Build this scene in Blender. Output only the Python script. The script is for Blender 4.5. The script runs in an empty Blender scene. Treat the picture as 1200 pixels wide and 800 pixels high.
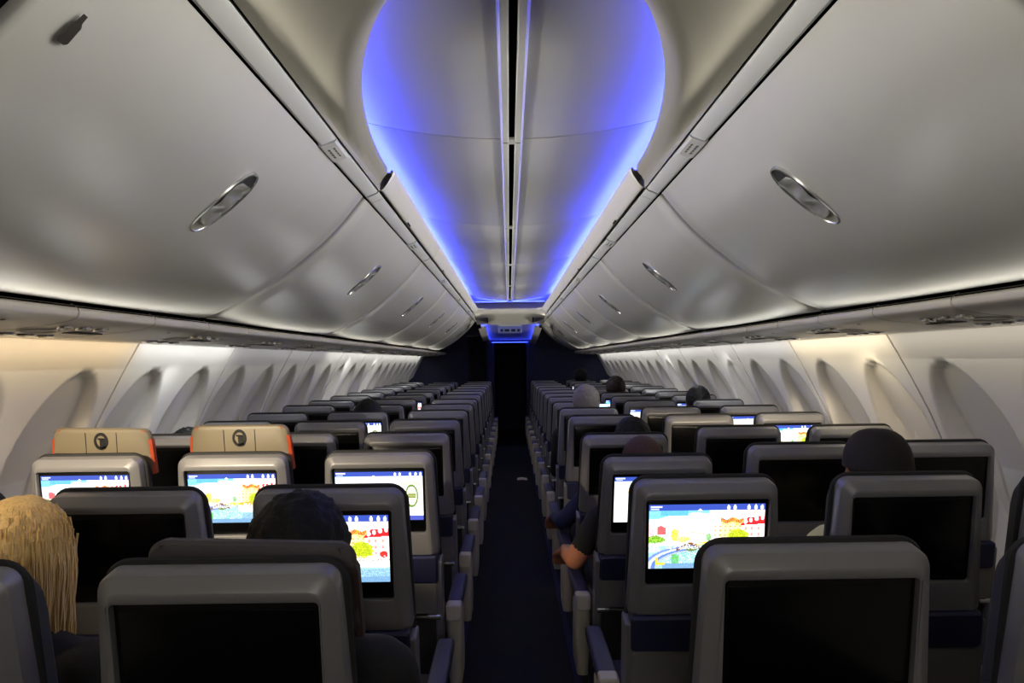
import bpy, bmesh, math, random
import numpy as np
from mathutils import Vector, Matrix, noise
random.seed(7)
C = bpy.context.scene.collection
S = bpy.context.scene
PI = math.pi
EYE = 1.435                                   # camera height above the cabin floor

# ------------------------------------------------------------------ camera
cam_d = bpy.data.cameras.new('camera'); cam = bpy.data.objects.new('camera', cam_d); C.objects.link(cam)
cam_d.sensor_width = 36; cam_d.lens = 27.0; cam_d.clip_start = 0.02
pitch, yaw, roll = math.atan(22 / 900), math.atan(3.5 / 900), math.radians(0.72)
cam.matrix_world = (Matrix.Translation((-0.018, 0, EYE)) @ Matrix.Rotation(-yaw, 4, 'Z')
                    @ Matrix.Rotation(PI / 2 + pitch, 4, 'X') @ Matrix.Rotation(-roll, 4, 'Z'))
S.camera = cam
# ------------------------------------------------------------------ world, exposure
w = bpy.data.worlds.new('night'); S.world = w; w.use_nodes = True
w.node_tree.nodes['Background'].inputs[0].default_value = (0.02, 0.025, 0.04, 1)
w.node_tree.nodes['Background'].inputs[1].default_value = 0.2
S.view_settings.view_transform = 'Standard'; S.view_settings.look = 'None'
S.view_settings.gamma = 1; S.view_settings.use_curve_mapping = False
S.view_settings.exposure = 0.36
# ------------------------------------------------------------------ cabin wash lights and added fill lamps
def area(name, loc, direction, sx, sy, power, col, spread=PI):
    l = bpy.data.lights.new(name, 'AREA'); l.shape = 'RECTANGLE'; l.size = sx; l.size_y = sy
    l.energy = power; l.color = col; l.spread = spread
    o = bpy.data.objects.new(name, l); C.objects.link(o); o.location = loc
    o.rotation_euler = Vector(direction).to_track_quat('-Z', 'Y').to_euler(); return o
def wash(name, loc, direction, length, width, power, col, spread=PI):
    # a long strip along the aisle (local X along world Y)
    l = bpy.data.lights.new(name, 'AREA'); l.shape = 'RECTANGLE'; l.size = length; l.size_y = width
    l.energy = power; l.color = col; l.spread = spread
    o = bpy.data.objects.new(name, l); C.objects.link(o)
    z = -Vector(direction).normalized(); x = Vector((0, 1, 0)); y = z.cross(x)
    o.matrix_world = Matrix((( x.x, y.x, z.x, loc[0]), (x.y, y.y, z.y, loc[1]), (x.z, y.z, z.z, loc[2]), (0, 0, 0, 1)))
    return o
FILL = (1.0, 0.97, 0.90)
for s in (-1, 1):   # added unseen fill strips, shining up and across at the bins and ceiling
    wash('bin_fill', (s * 1.060, 5.0, EYE + 0.128), (-s * 0.93, 0, 0.37), 13.0, 0.012, 11, FILL, math.radians(62))
    wash('ceiling_fill', (s * 0.446, 6.2, EYE + 0.582), (-s * 1.0, 0, -0.09), 12.0, 0.010, 14, FILL, math.radians(82))
    # sidewall wash under the outboard edge of the service rail, in lengths dimmed by zone
    for y0, y1, pw, col in (((-1.2, 1.9, 3.0, (1, 0.80, 0.55)), (1.9, 2.98, 4.2, (1, 0.77, 0.48)), (2.98, 4.03, 5.0, (0.93, 0.97, 1)), (4.03, 6.1, 1.6, (0.86, 0.88, 1)), (6.1, 12.5, 4.0, (0.95, 0.98, 1))) if s < 0 else
                            ((-1.2, 1.9, 0.7, (1, 0.9, 0.74)), (1.9, 2.98, 2.2, (1, 0.94, 0.84)), (2.98, 4.03, 6.0, (1, 0.88, 0.66)), (4.03, 6.1, 3.5, (0.97, 0.98, 1)), (6.1, 12.5, 4.0, (0.95, 0.98, 1)))):
        wash('sidewall_wash', (s * 1.375, (y0 + y1) / 2, EYE + 0.070), (s * 0.60, 0, -0.80), y1 - y0 - 0.02, 0.012, pw * (y1 - y0) * 0.26, col)
area('rear_fill', (0, -2.0, EYE + 0.50), (0, 1, -0.05), 0.9, 0.3, 16, (1.0, 0.95, 0.88))  # added fill lamp behind the camera for the near bins and seat backs

# ------------------------------------------------------------------ materials
MATS = {}
def srgb(r, g, b):
    f = lambda c: (c / 255 / 12.92) if c / 255 <= 0.04045 else ((c / 255 + 0.055) / 1.055) ** 2.4
    return (f(r), f(g), f(b), 1)
def mat(name, col, rough=0.5, metal=0.0, bump=0.0, bscale=200, var=0.0, spec=0.5, emit=None, estr=0, coat=0):
    m = bpy.data.materials.new(name); m.use_nodes = True; nt = m.node_tree; b = nt.nodes['Principled BSDF']
    b.inputs['Base Color'].default_value = col; b.inputs['Roughness'].default_value = rough
    b.inputs['Metallic'].default_value = metal; b.inputs['Specular IOR Level'].default_value = spec
    b.inputs['Coat Weight'].default_value = coat
    if emit:
        b.inputs['Emission Color'].default_value = emit; b.inputs['Emission Strength'].default_value = estr
    tc = nt.nodes.new('ShaderNodeTexCoord')
    if bump:
        n = nt.nodes.new('ShaderNodeTexNoise'); n.inputs['Scale'].default_value = bscale; n.inputs['Detail'].default_value = 3
        bp = nt.nodes.new('ShaderNodeBump'); bp.inputs['Strength'].default_value = bump; bp.inputs['Distance'].default_value = 0.002
        nt.links.new(tc.outputs['Object'], n.inputs['Vector']); nt.links.new(n.outputs['Fac'], bp.inputs['Height'])
        nt.links.new(bp.outputs['Normal'], b.inputs['Normal'])
    if var:
        n2 = nt.nodes.new('ShaderNodeTexNoise'); n2.inputs['Scale'].default_value = 9; n2.inputs['Detail'].default_value = 4
        r = nt.nodes.new('ShaderNodeMixRGB'); r.blend_type = 'MIX'
        r.inputs[1].default_value = tuple(c * (1 - var) for c in col[:3]) + (1,)
        r.inputs[2].default_value = tuple(min(1, c * (1 + var)) for c in col[:3]) + (1,)
        nt.links.new(tc.outputs['Object'], n2.inputs['Vector']); nt.links.new(n2.outputs['Fac'], r.inputs[0])
        nt.links.new(r.outputs[0], b.inputs['Base Color'])
    MATS[name] = m; return m
mat('bin', srgb(190, 188, 180), 0.26, 0.12, 0.04, 350, 0.03, 0.7)
mat('strip', srgb(205, 205, 202), 0.4, 0, 0.02, 300)
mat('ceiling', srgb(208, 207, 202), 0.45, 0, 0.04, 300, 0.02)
mat('cove', srgb(196, 192, 182), 0.42, 0, 0.04, 300)
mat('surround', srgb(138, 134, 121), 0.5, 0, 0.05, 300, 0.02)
mat('rail', srgb(225, 225, 220), 0.3, 0.0)
mat('gap', srgb(10, 10, 11), 0.9, spec=0.0)
mat('wall', srgb(208, 203, 194), 0.42, 0, 0.04, 260, 0.02)
mat('psu', srgb(196, 190, 178), 0.32, 0, 0.04, 260, 0.03)
mat('psu_dark', srgb(52, 47, 42), 0.4)
mat('chrome', srgb(200, 200, 196), 0.22, 0.85)
mat('handle', srgb(190, 190, 182), 0.25, 0.6)
mat('handle_dark', srgb(46, 45, 43), 0.6)
mat('carpet', srgb(10, 11, 26), 0.95, 0, 0.8, 600, 0.25)
mat('carpet_edge', srgb(14, 16, 70), 0.8, 0, 0.4, 500)
mat('navy_wall', srgb(24, 26, 62), 0.6, 0, 0.05, 200)
mat('shell', srgb(116, 115, 116), 0.33, 0.2, 0.18, 900, 0.02)
mat('bezel', srgb(6, 6, 7), 0.28, 0, 0, 1, 0, 0.25)
mat('screen_off', srgb(5, 5, 6), 0.22, 0, 0, 1, 0, 0.25)
mat('fabric', srgb(15, 15, 16), 0.75, 0, 0.5, 500, 0.1)
mat('cushion', srgb(38, 34, 36), 0.6, 0, 0.3, 300, 0.1)
mat('pocket', srgb(24, 26, 58), 0.6, 0, 0.3, 500)
mat('tray', srgb(112, 110, 108), 0.45, 0, 0.15, 800)
mat('lower', srgb(48, 46, 46), 0.6, 0, 0.2, 500)
mat('arm', srgb(172, 165, 150), 0.4, 0, 0.1, 600)
mat('arm_pad', srgb(34, 34, 66), 0.55, 0, 0.3, 500)
mat('tan_leather', srgb(100, 91, 73), 0.5, 0, 0.3, 300, 0.08)
mat('orange_leather', srgb(168, 62, 24), 0.5, 0, 0.2, 300)
mat('dark_headrest', srgb(62, 58, 60), 0.6, 0, 0.4, 300, 0.1)
mat('maroon', srgb(92, 32, 30), 0.5, 0, 0.2, 300)
mat('wing_dark', srgb(42, 22, 23), 0.55, 0, 0.2, 300)
mat('black', srgb(10, 10, 11), 0.5)
mat('white_mark', srgb(225, 225, 225), 0.5)
mat('grey_mark', srgb(128, 124, 116), 0.5)
mat('led', srgb(20, 40, 255), 0.5, emit=(0.036, 0.058, 1.0, 1), estr=42)
mat('led_far', srgb(20, 40, 255), 0.5, emit=(0.03, 0.06, 1.0, 1), estr=9)
mat('lamp_glass', srgb(250, 240, 220), 0.3, emit=(1, 0.85, 0.6, 1), estr=6)
mat('light_spot', srgb(232, 220, 190), 0.8)
mat('curtain', srgb(14, 14, 24), 0.85, 0, 0.3, 300)
mat('phone', srgb(15, 15, 16), 0.3)
mat('phone_screen', srgb(200, 230, 240), 0.3, emit=(0.55, 0.85, 1.0, 1), estr=1.6)
mat('sign', srgb(150, 160, 200), 0.4)
mat('bag', srgb(215, 215, 215), 0.45, 0, 0.4, 60)
def attr_screen(name, strength):
    m = bpy.data.materials.new(name); m.use_nodes = True; nt = m.node_tree; b = nt.nodes['Principled BSDF']
    a = nt.nodes.new('ShaderNodeAttribute'); a.attribute_name = 'picture'
    b.inputs['Base Color'].default_value = (0.01, 0.01, 0.01, 1); b.inputs['Roughness'].default_value = 0.25
    nt.links.new(a.outputs['Color'], b.inputs['Emission Color']); b.inputs['Emission Strength'].default_value = strength
    MATS[name] = m; return m
attr_screen('screen_on', 1.5)

# ------------------------------------------------------------------ mesh helpers
class MB:
    def __init__(self): self.v = []; self.f = []; self.mi = []
    def add(self, vs, fs, mi=0):
        o = len(self.v); self.v += [tuple(p) for p in vs]
        for f in fs: self.f.append(tuple(i + o for i in f)); self.mi.append(mi)
    def box(self, x0, x1, y0, y1, z0, z1, mi=0):
        self.add([(x0, y0, z0), (x1, y0, z0), (x1, y1, z0), (x0, y1, z0), (x0, y0, z1), (x1, y0, z1), (x1, y1, z1), (x0, y1, z1)],
                 [(0, 3, 2, 1), (4, 5, 6, 7), (0, 1, 5, 4), (1, 2, 6, 5), (2, 3, 7, 6), (3, 0, 4, 7)], mi)
    def loft(self, loops, closed=True, cap0=False, cap1=False, mi=0):
        n = len(loops[0]); vs = [p for L in loops for p in L]; fs = []
        for k in range(len(loops) - 1):
            for i in range(n if closed else n - 1):
                j = (i + 1) % n
                fs.append((k * n + i, k * n + j, (k + 1) * n + j, (k + 1) * n + i))
        if cap0: fs.append(tuple(reversed(range(n))))
        if cap1: fs.append(tuple(range((len(loops) - 1) * n, len(loops) * n)))
        self.add(vs, fs, mi)
    def tube(self, pts, r, n=8, mi=0, caps=True):
        pts = [Vector(p) for p in pts]; loops = []
        for i, p in enumerate(pts):
            t = (pts[min(i + 1, len(pts) - 1)] - pts[max(i - 1, 0)]).normalized()
            a = t.orthogonal().normalized() if abs(t.z) > 0.9 else t.cross(Vector((0, 0, 1))).normalized()
            b = t.cross(a); rr = r[i] if isinstance(r, (list, tuple)) else r
            loops.append([p + (a * math.cos(q) + b * math.sin(q)) * rr for q in [2 * PI * k / n for k in range(n)]])
        self.loft(loops, True, caps, caps, mi)
    def mesh(self, name, mats, smooth=True, angle=35):
        m = bpy.data.meshes.new(name); m.from_pydata(self.v, [], self.f)
        for k in ([mats] if isinstance(mats, str) else mats): m.materials.append(MATS[k])
        if any(self.mi): m.polygons.foreach_set('material_index', self.mi)
        bm = bmesh.new(); bm.from_mesh(m); bmesh.ops.recalc_face_normals(bm, faces=bm.faces); bm.to_mesh(m); bm.free()
        if smooth: m.shade_smooth(); m.set_sharp_from_angle(angle=math.radians(angle))
        m.update(); return m
    def build(self, name, mats, parent=None, smooth=True, angle=35):
        return link(name, self.mesh(name, mats, smooth, angle), parent)
def link(name, data, parent=None, loc=None):
    o = bpy.data.objects.new(name, data); C.objects.link(o)
    if parent: o.parent = parent
    if loc: o.location = loc
    return o
def empty(name, loc=(0, 0, 0), parent=None):
    o = bpy.data.objects.new(name, None); C.objects.link(o); o.location = loc; o.empty_display_size = 0.05
    if parent: o.parent = parent
    return o
def tag(o, label, cat, group=None):
    o['label'] = label; o['category'] = cat
    if group: o['group'] = group
    return o
def struct(o): o['kind'] = 'structure'; return o
def copy_tree(o, parent=None):
    c = o.copy(); C.objects.link(c); c.parent = parent
    for ch in o.children: copy_tree(ch, c)
    return c
def rr(wt, wb, z0, z1, rt, rb, n=6):
    """rounded trapezoid outline (x, z), half width wt on top and wb at the bottom"""
    pts = []
    for cx, cz, r, a0 in ((wt - rt, z1 - rt, rt, 0), (-wt + rt, z1 - rt, rt, PI / 2), (-wb + rb, z0 + rb, rb, PI), (wb - rb, z0 + rb, rb, 1.5 * PI)):
        for k in range(n + 1):
            a = a0 + PI / 2 * k / n; pts.append((cx + r * math.cos(a), cz + r * math.sin(a)))
    return pts
def at_y(pts, y): return [(x, y, z) for x, z in pts]
def slab(mb, x0, x1, z0, z1, y0, y1, r=0.01, b=0.004, mi=0, n=4):
    """soft-edged rounded slab standing in xz, thick along y"""
    cx = (x0 + x1) / 2; hw = (x1 - x0) / 2
    o = lambda i, y: [(cx + x, y, z) for x, z in rr(hw - i, hw - i, z0 + i, z1 - i, max(r - i, 0.001), max(r - i, 0.001), n)]
    mb.loft([o(b, y0), o(0, y0 + b), o(0, y1 - b), o(b, y1)], True, True, True, mi)
def spline(P, n):
    P = [Vector(p) for p in P]; P = [2 * P[0] - P[1]] + P + [2 * P[-1] - P[-2]]; out = []
    m = len(P) - 3
    for k in range(n + 1):
        t = k / n * m; i = min(int(t), m - 1); t -= i; a, b, c, d = P[i:i + 4]
        out.append(0.5 * (2 * b + (c - a) * t + (2 * a - 5 * b + 4 * c - d) * t * t + (3 * b - a - 3 * c + d) * t ** 3))
    return out

# ================================================================== STRUCTURE
SEAM, L = 2.63, 1.72               # first bin joint and bin length along the aisle
Y0, YEND = -2.6, 12.9
Z = lambda h: EYE + h

# ---- floor
mb = MB(); mb.box(-1.8, 1.8, Y0, 16.0, -0.05, 0.0)
floor = struct(mb.build('floor', 'carpet', None, False))
for s in (-1, 1):
    mb = MB(); mb.box(s * 0.27 - 0.015, s * 0.27 + 0.015, 0.2, YEND, 0.0, 0.006); mb.build('floor_light_strip', 'carpet_edge', floor, False)

# ---- side walls: profile from the service rail joint down to the floor, (X, height over eye)
WP = spline([(1.45, 0.085), (1.545, -0.09), (1.632, -0.27), (1.70, -0.47), (1.74, -0.72), (1.735, -1.0), (1.68, -1.25), (1.60, -1.433)], 70)
WS = [0.0]
for i in range(1, len(WP)): WS.append(WS[-1] + (WP[i] - WP[i - 1]).length)
WN = []
for i in range(len(WP)):
    t = (WP[min(i + 1, len(WP) - 1)] - WP[max(i - 1, 0)]).normalized(); WN.append(Vector((-t.y, t.x)) if (-t.y) > 0 else Vector((t.y, -t.x)))
PITCH = 0.525
def scoop(u, s):
    """outward depth of the sculpted window bay, u from the window axis, s down the profile"""
    t = s - 0.13
    if t <= 0: return 0.0
    hw = 0.225 * (1 - (1 - min(t / 0.42, 1)) ** 2.2) ** 0.5
    if t > 0.75: hw *= max(0.0, 1 - ((t - 0.75) / 0.12) ** 2) ** 0.5 if t < 0.87 else 0
    e = hw - abs(u)
    if e <= 0: return 0.0
    k = min(e / 0.028, 1); k = k * k * (3 - 2 * k)
    return k * (0.020 + 0.085 * min(t / 0.45, 1)) * (1 if t < 0.6 else max(0.3, 1 - (t - 0.6) * 2.6))
def wall_panel_mesh(nw, side):
    ln = nw * PITCH; nu = 52 * nw; mb = MB(); loops = []
    us = [0.007 + (ln - 0.014) * i / nu for i in range(nu + 1)]
    for i, s in enumerate(WS):
        row = []
        for u in us:
            c = (int(min(u / PITCH, nw - 1e-6)) + 0.5) * PITCH
            d = scoop(u - c, s); p = WP[i] + WN[i] * d
            row.append((side * p.x, u, Z(p.y)))
        loops.append(row)
    for end in (0, -1):       # panel edge returns
        pass
    mb.loft(loops, False)
    back = [[(side * (WP[i].x + 0.012), us[0], Z(WP[i].y)), (side * WP[i].x, us[0], Z(WP[i].y))] for i in range(len(WP))]
    mb.loft(back, False)
    back = [[(side * (WP[i].x + 0.012), us[-1], Z(WP[i].y)), (side * WP[i].x, us[-1], Z(WP[i].y))] for i in range(len(WP))]
    mb.loft(back, False)
    return mb.mesh('side_panel', 'wall', True, 50)
PANELS = []
y = 2.98 - 3 * 2 * PITCH - 2 * PITCH - PITCH
for nw in (1, 2, 2, 2, 2, 2, 2, 1, 2, 2, 2, 2, 2, 2, 2):
    if y + nw * PITCH < 13.2: PANELS.append((y, nw))
    y += nw * PITCH
def wpt(s):
    for i in range(1, len(WS)):
        if WS[i] >= s:
            f = (s - WS[i - 1]) / (WS[i] - WS[i - 1]); return WP[i - 1].lerp(WP[i], f), WN[i]
for side, nm in ((-1, 'wall_left'), (1, 'wall_right')):
    mb = MB()
    mb.loft([[(side * (WP[i].x + 0.14), Y0, Z(WP[i].y)), (side * (WP[i].x + 0.14), YEND + 3, Z(WP[i].y))] for i in range(0, len(WP), 5)], False)
    wall = struct(mb.build(nm, 'gap'))
    meshes = {n: wall_panel_mesh(n, side) for n in (1, 2)}
    # dark joint behind the panel edges
    mbj = MB()
    for (py, nw) in PANELS:
        mbj.loft([[(side * (WP[i].x + 0.010), py - 0.010, Z(WP[i].y)), (side * (WP[i].x + 0.010), py + 0.010, Z(WP[i].y))] for i in range(len(WP))], False)
    mbj.build('joint', 'gap', wall)
    # window: frame ring, drawn shade and glow-free pane, in the deep end of each bay
    p, n = wpt(0.13 + 0.50); q, _ = wpt(0.13 + 0.36); r2, _ = wpt(0.13 + 0.64)
    ax = (r2 - q).normalized(); ax3 = Vector((side * ax.x, 0, ax.y)); n3 = Vector((side * n.x, 0, n.y))
    fr = MB(); sh = MB(); cr = Vector((side * p.x, 0, Z(p.y))) + n3 * 0.105
    def ring(a, b, off, m=28):
        out = []
        for k in range(m):
            t = 2 * PI * k / m; c, s_ = math.cos(t), math.sin(t)
            e = (abs(c) ** 3 + abs(s_) ** 3) ** (-1 / 3)
            out.append(cr + Vector((0, 1, 0)) * (a * c * e) + ax3 * (b * s_ * e) - n3 * off)
        return out
    fr.loft([ring(0.150, 0.205, -0.02), ring(0.148, 0.203, 0.018), ring(0.138, 0.193, 0.024), ring(0.124, 0.178, 0.010), ring(0.122, 0.176, -0.01)])
    sh.loft([ring(0.124, 0.178, 0.0), ring(0.11, 0.16, 0.001), ring(0.001, 0.001, 0.001)])
    fm = fr.mesh('window_frame', 'wall'); sm = sh.mesh('window_shade', 'ceiling')
    for (py, nw) in PANELS:
        pn = link('side_panel', meshes[nw], wall, (0, py, 0))
        for k in range(nw):
            f = link('window_frame', fm, pn, (0, (k + 0.5) * PITCH, 0)); link('window_shade', sm, f)

# ---- wall behind the camera and the far bulkheads
mb = MB(); mb.box(-1.8, 1.8, Y0 - 0.05, Y0, 0, 2.4); struct(mb.build('wall_back', 'wall', None, False))
mb = MB(); mb.box(-1.8, -0.27, YEND, YEND + 0.06, 0, 2.15); bl = struct(mb.build('wall_far_left', 'navy_wall', None, False))
mb = MB(); slab(mb, -1.45, -0.42, 0.35, 1.62, YEND - 0.012, YEND, 0.03); mb.build('bulkhead_panel', 'navy_wall', bl)
mb = MB(); mb.box(0.27, 1.8, YEND, YEND + 0.06, 0, 2.15); br = struct(mb.build('wall_far_right', 'navy_wall', None, False))
mb = MB(); slab(mb, 0.42, 1.45, 0.35, 1.62, YEND - 0.012, YEND, 0.03); mb.build('bulkhead_panel', 'navy_wall', br)
mb = MB(); mb.box(-0.27, 0.27, YEND, YEND + 0.06, Z(0.30), 2.15); struct(mb.build('trim_lintel', 'navy_wall', None, False))
mb = MB(); mb.box(-0.33, -0.27, YEND + 0.06, 16, 0, 2.2); mb.box(0.27, 0.33, YEND + 0.06, 16, 0, 2.2); mb.box(-0.33, 0.33, 16, 16.05, 0, 2.2)
mb.box(-0.33, 0.33, YEND + 0.06, 16.05, 2.0, 2.05); struct(mb.build('wall_corridor', 'navy_wall', None, False))

# ---- ceiling: vaulted centre panels, cove headers, centre track
ceil = empty('ceiling'); struct(ceil)
CEIL_END = 9.95
ch = lambda x: 0.76 + 0.25 * x * x
yy = Y0
edges = [Y0, SEAM - 2 * L, SEAM - L, SEAM] + [SEAM + L * k for k in range(1, 5)] + [CEIL_END]
for a, b in zip(edges[:-1], edges[1:]):
    for s in (-1, 1):
        mb = MB(); loops = []
        for yv, dz in ((a + 0.006, 0.014), (a + 0.006, 0.003), (a + 0.012, 0.0), (b - 0.012, 0.0), (b - 0.006, 0.003), (b - 0.006, 0.014)):
            loops.append([(s * (0.03 + 0.54 * i / 20), yv, Z(ch(0.03 + 0.54 * i / 20)) + dz) for i in range(21)])
        mb.loft(loops, False); mb.build('ceiling_panel', 'ceiling', ceil)
mb = MB(); mb.loft([[(x, yv, Z(ch(x)) + 0.016) for x in [-0.57 + 0.057 * i for i in range(21)]] for yv in (Y0, CEIL_END)], False)
mb.box(-1.8, 1.8, Y0, 16, 2.42, 2.45)
mb.build('ceiling_backing', 'gap', ceil)
# centre track: two pale rails with a dark slot, in lengths
for a, b in zip(edges[:-1], edges[1:]):
    for s in (-1, 1):
        mb = MB(); x0, x1 = (0.010, 0.040)
        prof = [(x0, 0.012), (x0, -0.006), (x0 + 0.004, -0.012), (x1 - 0.010, -0.012), (x1 - 0.004, -0.006), (x1, 0.012)]
        mb.loft([[(s * x, yv, Z(0.76) + h) for x, h in prof] for yv in (a + 0.004, b - 0.004)], False)
        mb.build('track_rail', 'rail', ceil)
    mb = MB(); mb.box(-0.010, 0.010, a + 0.004, b - 0.004, Z(0.762), Z(0.768)); mb.build('track_slot', 'gap', ceil, False)
    mb = MB(); mb.box(-0.012, 0.012, b - 0.03, b + 0.03, Z(0.752), Z(0.760)); mb.build('track_joint', 'rail', ceil, False)
# cove headers along the bins, with the lip and the trough that hides the strip light
CP = spline([(0.456, 0.640), (0.455, 0.600), (0.450, 0.588), (0.440, 0.592), (0.425, 0.612), (0.408, 0.640)], 20)
TR = [(0.404, 0.655), (0.412, 0.658), (0.418, 0.648), (0.575, 0.648), (0.578, 0.86)]
for k in range(0, 4):
    a, b = SEAM + L * k, min(SEAM + L * (k + 1), 9.35)
    for s in (-1, 1):
        mb = MB(); prof = [(p.x, p.y) for p in CP] + TR; loops = []
        for yv, ins in ((a + 0.003, 0.006), (a + 0.010, 0.0), (b - 0.010, 0.0), (b - 0.003, 0.006)):
            loops.append([(s * (x + ins * 0.8), yv, Z(h) + ins * 0.5) for x, h in prof])
        mb.loft(loops, False); hd = mb.build('cove_header', 'cove', ceil)
        mb = MB(); mb.box(s * 0.4415 - 0.0015, s * 0.4415 + 0.0015, a + 0.62, a + 0.70, Z(0.586), Z(0.596)); mb.build('header_slot', 'gap', hd, False)
# near surround: a lower panel with the half-oval opening
N = 64; ell = []; out = []
for i in range(N + 1):
    t = PI * i / N; ell.append((math.cos(t), math.sin(t)))
def hole(off): return [((0.43 - 0.025 * 0 + off) * c, SEAM - (1.50 + off) * s_) for c, s_ in ell]
def outer():
    o = []
    for c, s_ in ell:
        dx, dy = 0.43 * c, -1.5 * s_
        k = 1e9
        if abs(dx) > 1e-6: k = min(k, 0.456 / abs(dx))
        if abs(dy) > 1e-6: k = min(k, (SEAM - Y0) / abs(dy))
        o.append((dx * k, SEAM + dy * k))
    return o
clampx = lambda pts: [(max(-0.455, min(0.455, x)), yv) for x, yv in pts]
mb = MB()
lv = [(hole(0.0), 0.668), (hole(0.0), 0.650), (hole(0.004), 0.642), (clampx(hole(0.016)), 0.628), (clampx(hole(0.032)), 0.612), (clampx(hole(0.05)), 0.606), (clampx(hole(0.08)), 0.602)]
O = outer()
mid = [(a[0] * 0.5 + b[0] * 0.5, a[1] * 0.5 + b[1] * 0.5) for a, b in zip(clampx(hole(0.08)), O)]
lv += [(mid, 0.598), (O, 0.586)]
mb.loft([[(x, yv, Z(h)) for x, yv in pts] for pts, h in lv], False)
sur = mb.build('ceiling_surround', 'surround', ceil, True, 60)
mb = MB(); mb.loft([[(x, yv, Z(h)) for x, yv in pts] for pts, h in ((hole(0.008), 0.664), (hole(0.15), 0.664), (hole(0.15), 0.87))], False)
mb.build('light_trough', 'cove', ceil)
# far end of the opening with rounded corners
def far_path(hx, y1, r, n=8):
    p = [(hx, 9.35)]
    for k in range(n + 1):
        a = PI / 2 * k / n; p.append((hx - r + r * math.cos(a), y1 - r + r * math.sin(a)))
    q = [(-x, yv) for x, yv in reversed(p)]
    return p + [(0.1, y1), (0, y1), (-0.1, y1)] + q
mb = MB()
mb.loft([[(x, yv, Z(h)) for x, yv in far_path(hx, y1, r)] for hx, y1, r, h in
         ((0.404, 9.70, 0.16, 0.656), (0.408, 9.705, 0.16, 0.640), (0.425, 9.75, 0.14, 0.612), (0.448, 9.82, 0.12, 0.588), (0.456, 9.86, 0.1, 0.586))], False)
mb.loft([[(x, yv, Z(h)) for x, yv in far_path(hx, y1, r)] for hx, y1, r, h in
         ((0.404, 9.70, 0.16, 0.656), (0.418, 9.72, 0.16, 0.648), (0.575, 9.94, 0.05, 0.648), (0.578, 9.95, 0.05, 0.86))], False)
mb.build('opening_end', 'cove', ceil)
mb = MB(); mb.loft([[(-0.456, yv, Z(h)), (0.456, yv, Z(h))] for yv, h in ((9.84, 0.586), (10.0, 0.57), (10.4, 0.505), (10.45, 0.49), (10.45, 0.54))], False)
eh = mb.build('end_header', 'cove', ceil)
for s in (-1, 1):
    mb = MB(); mb.box(s * 0.30 - 0.004, s * 0.30 + 0.004, 10.06, 10.36, Z(0.504), Z(0.56)); mb.build('header_slot', 'gap', eh, False)
# LED strips
def ribbon(path, h0, h1, off):
    mb = MB(); mb.loft([[(x, yv, Z(h0)) for x, yv in path[0]], [(x, yv, Z(h1)) for x, yv in path[1]]], False); return mb
LH = 0.752
for s in (-1, 1):
    mb = MB(); mb.loft([[(s * 0.515, SEAM, Z(LH)), (s * 0.515, 9.6, Z(LH))], [(s * 0.545, SEAM, Z(LH + 0.004)), (s * 0.545, 9.6, Z(LH + 0.004))]], False)
    mb.build('led_strip', 'led', ceil, False)
    mb = MB(); mb.box(min(s * 0.508, s * 0.575), max(s * 0.508, s * 0.575), SEAM - 0.02, 9.62, Z(LH - 0.014), Z(LH - 0.003)); mb.build('led_shield', 'cove', ceil, False)  # slab added under the ribbon to block its downward glow
mb = MB(); mb.loft([[(x, yv, Z(LH)) for x, yv in hole(0.085)], [(x, yv, Z(LH + 0.004)) for x, yv in hole(0.115)]], False); mb.build('led_strip', 'led', ceil, False)
mb = MB(); mb.loft([[(x, yv, Z(LH - 0.004)) for x, yv in hole(0.075)], [(x, yv, Z(LH - 0.004)) for x, yv in hole(0.15)]], False); mb.build('led_shield', 'cove', ceil, False)
mb = MB(); mb.loft([[(-0.45, 9.83, Z(LH)), (0.45, 9.83, Z(LH))], [(-0.45, 9.86, Z(LH + 0.004)), (0.45, 9.86, Z(LH + 0.004))]], False); mb.build('led_strip', 'led', ceil, False)
mb = MB(); mb.box(-0.5, 0.5, 9.81, 9.94, Z(LH - 0.014), Z(LH - 0.003)); mb.build('led_shield', 'cove', ceil, False)
for s in (-1, 1):
    mb = MB(); mb.box(min(s * 0.432, s * 0.60), max(s * 0.432, s * 0.60), SEAM - 0.006, SEAM - 0.002, Z(0.652), Z(0.668)); mb.build('trough_end', 'cove', ceil, False)

# lower entry ceiling with its own blue cove
ent = empty('ceiling_entry'); struct(ent)
EN = lambda yv: 0.525 - 0.075 * (yv - 10.45)
mb = MB(); mb.loft([[(x, yv, Z(EN(yv))) for x in (-0.40, -0.2, 0.2, 0.40)] for yv in (10.45, 11.5, YEND - 0.02)], False); mb.build('entry_panel', 'ceiling', ent)
for s in (-1, 1):
    mb = MB(); mb.loft([[(s * x, yv, Z(EN(yv) + h)) for x, h in ((0.40, 0.0), (0.40, -0.05), (0.335, -0.055), (0.33, -0.07), (0.43, -0.09))] for yv in (10.45, YEND - 0.02)], False)
    mb.build('entry_cove', 'cove', ent)
    mb = MB(); mb.loft([[(s * 0.365, yv, Z(EN(yv) - 0.045)), (s * 0.395, yv, Z(EN(yv) - 0.040))] for yv in (10.5, YEND - 0.05)], False); mb.build('led_strip', 'led_far', ent, False)
mb = MB(); mb.box(-0.34, 0.34, YEND - 0.012, YEND - 0.002, Z(0.30), Z(0.36)); mb.build('entry_fascia', 'navy_wall', ent, False)
mb = MB(); mb.box(-0.30, 0.30, YEND - 0.03, YEND - 0.013, Z(0.300), Z(0.306)); mb.build('led_strip', 'led_far', ent, False)

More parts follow.
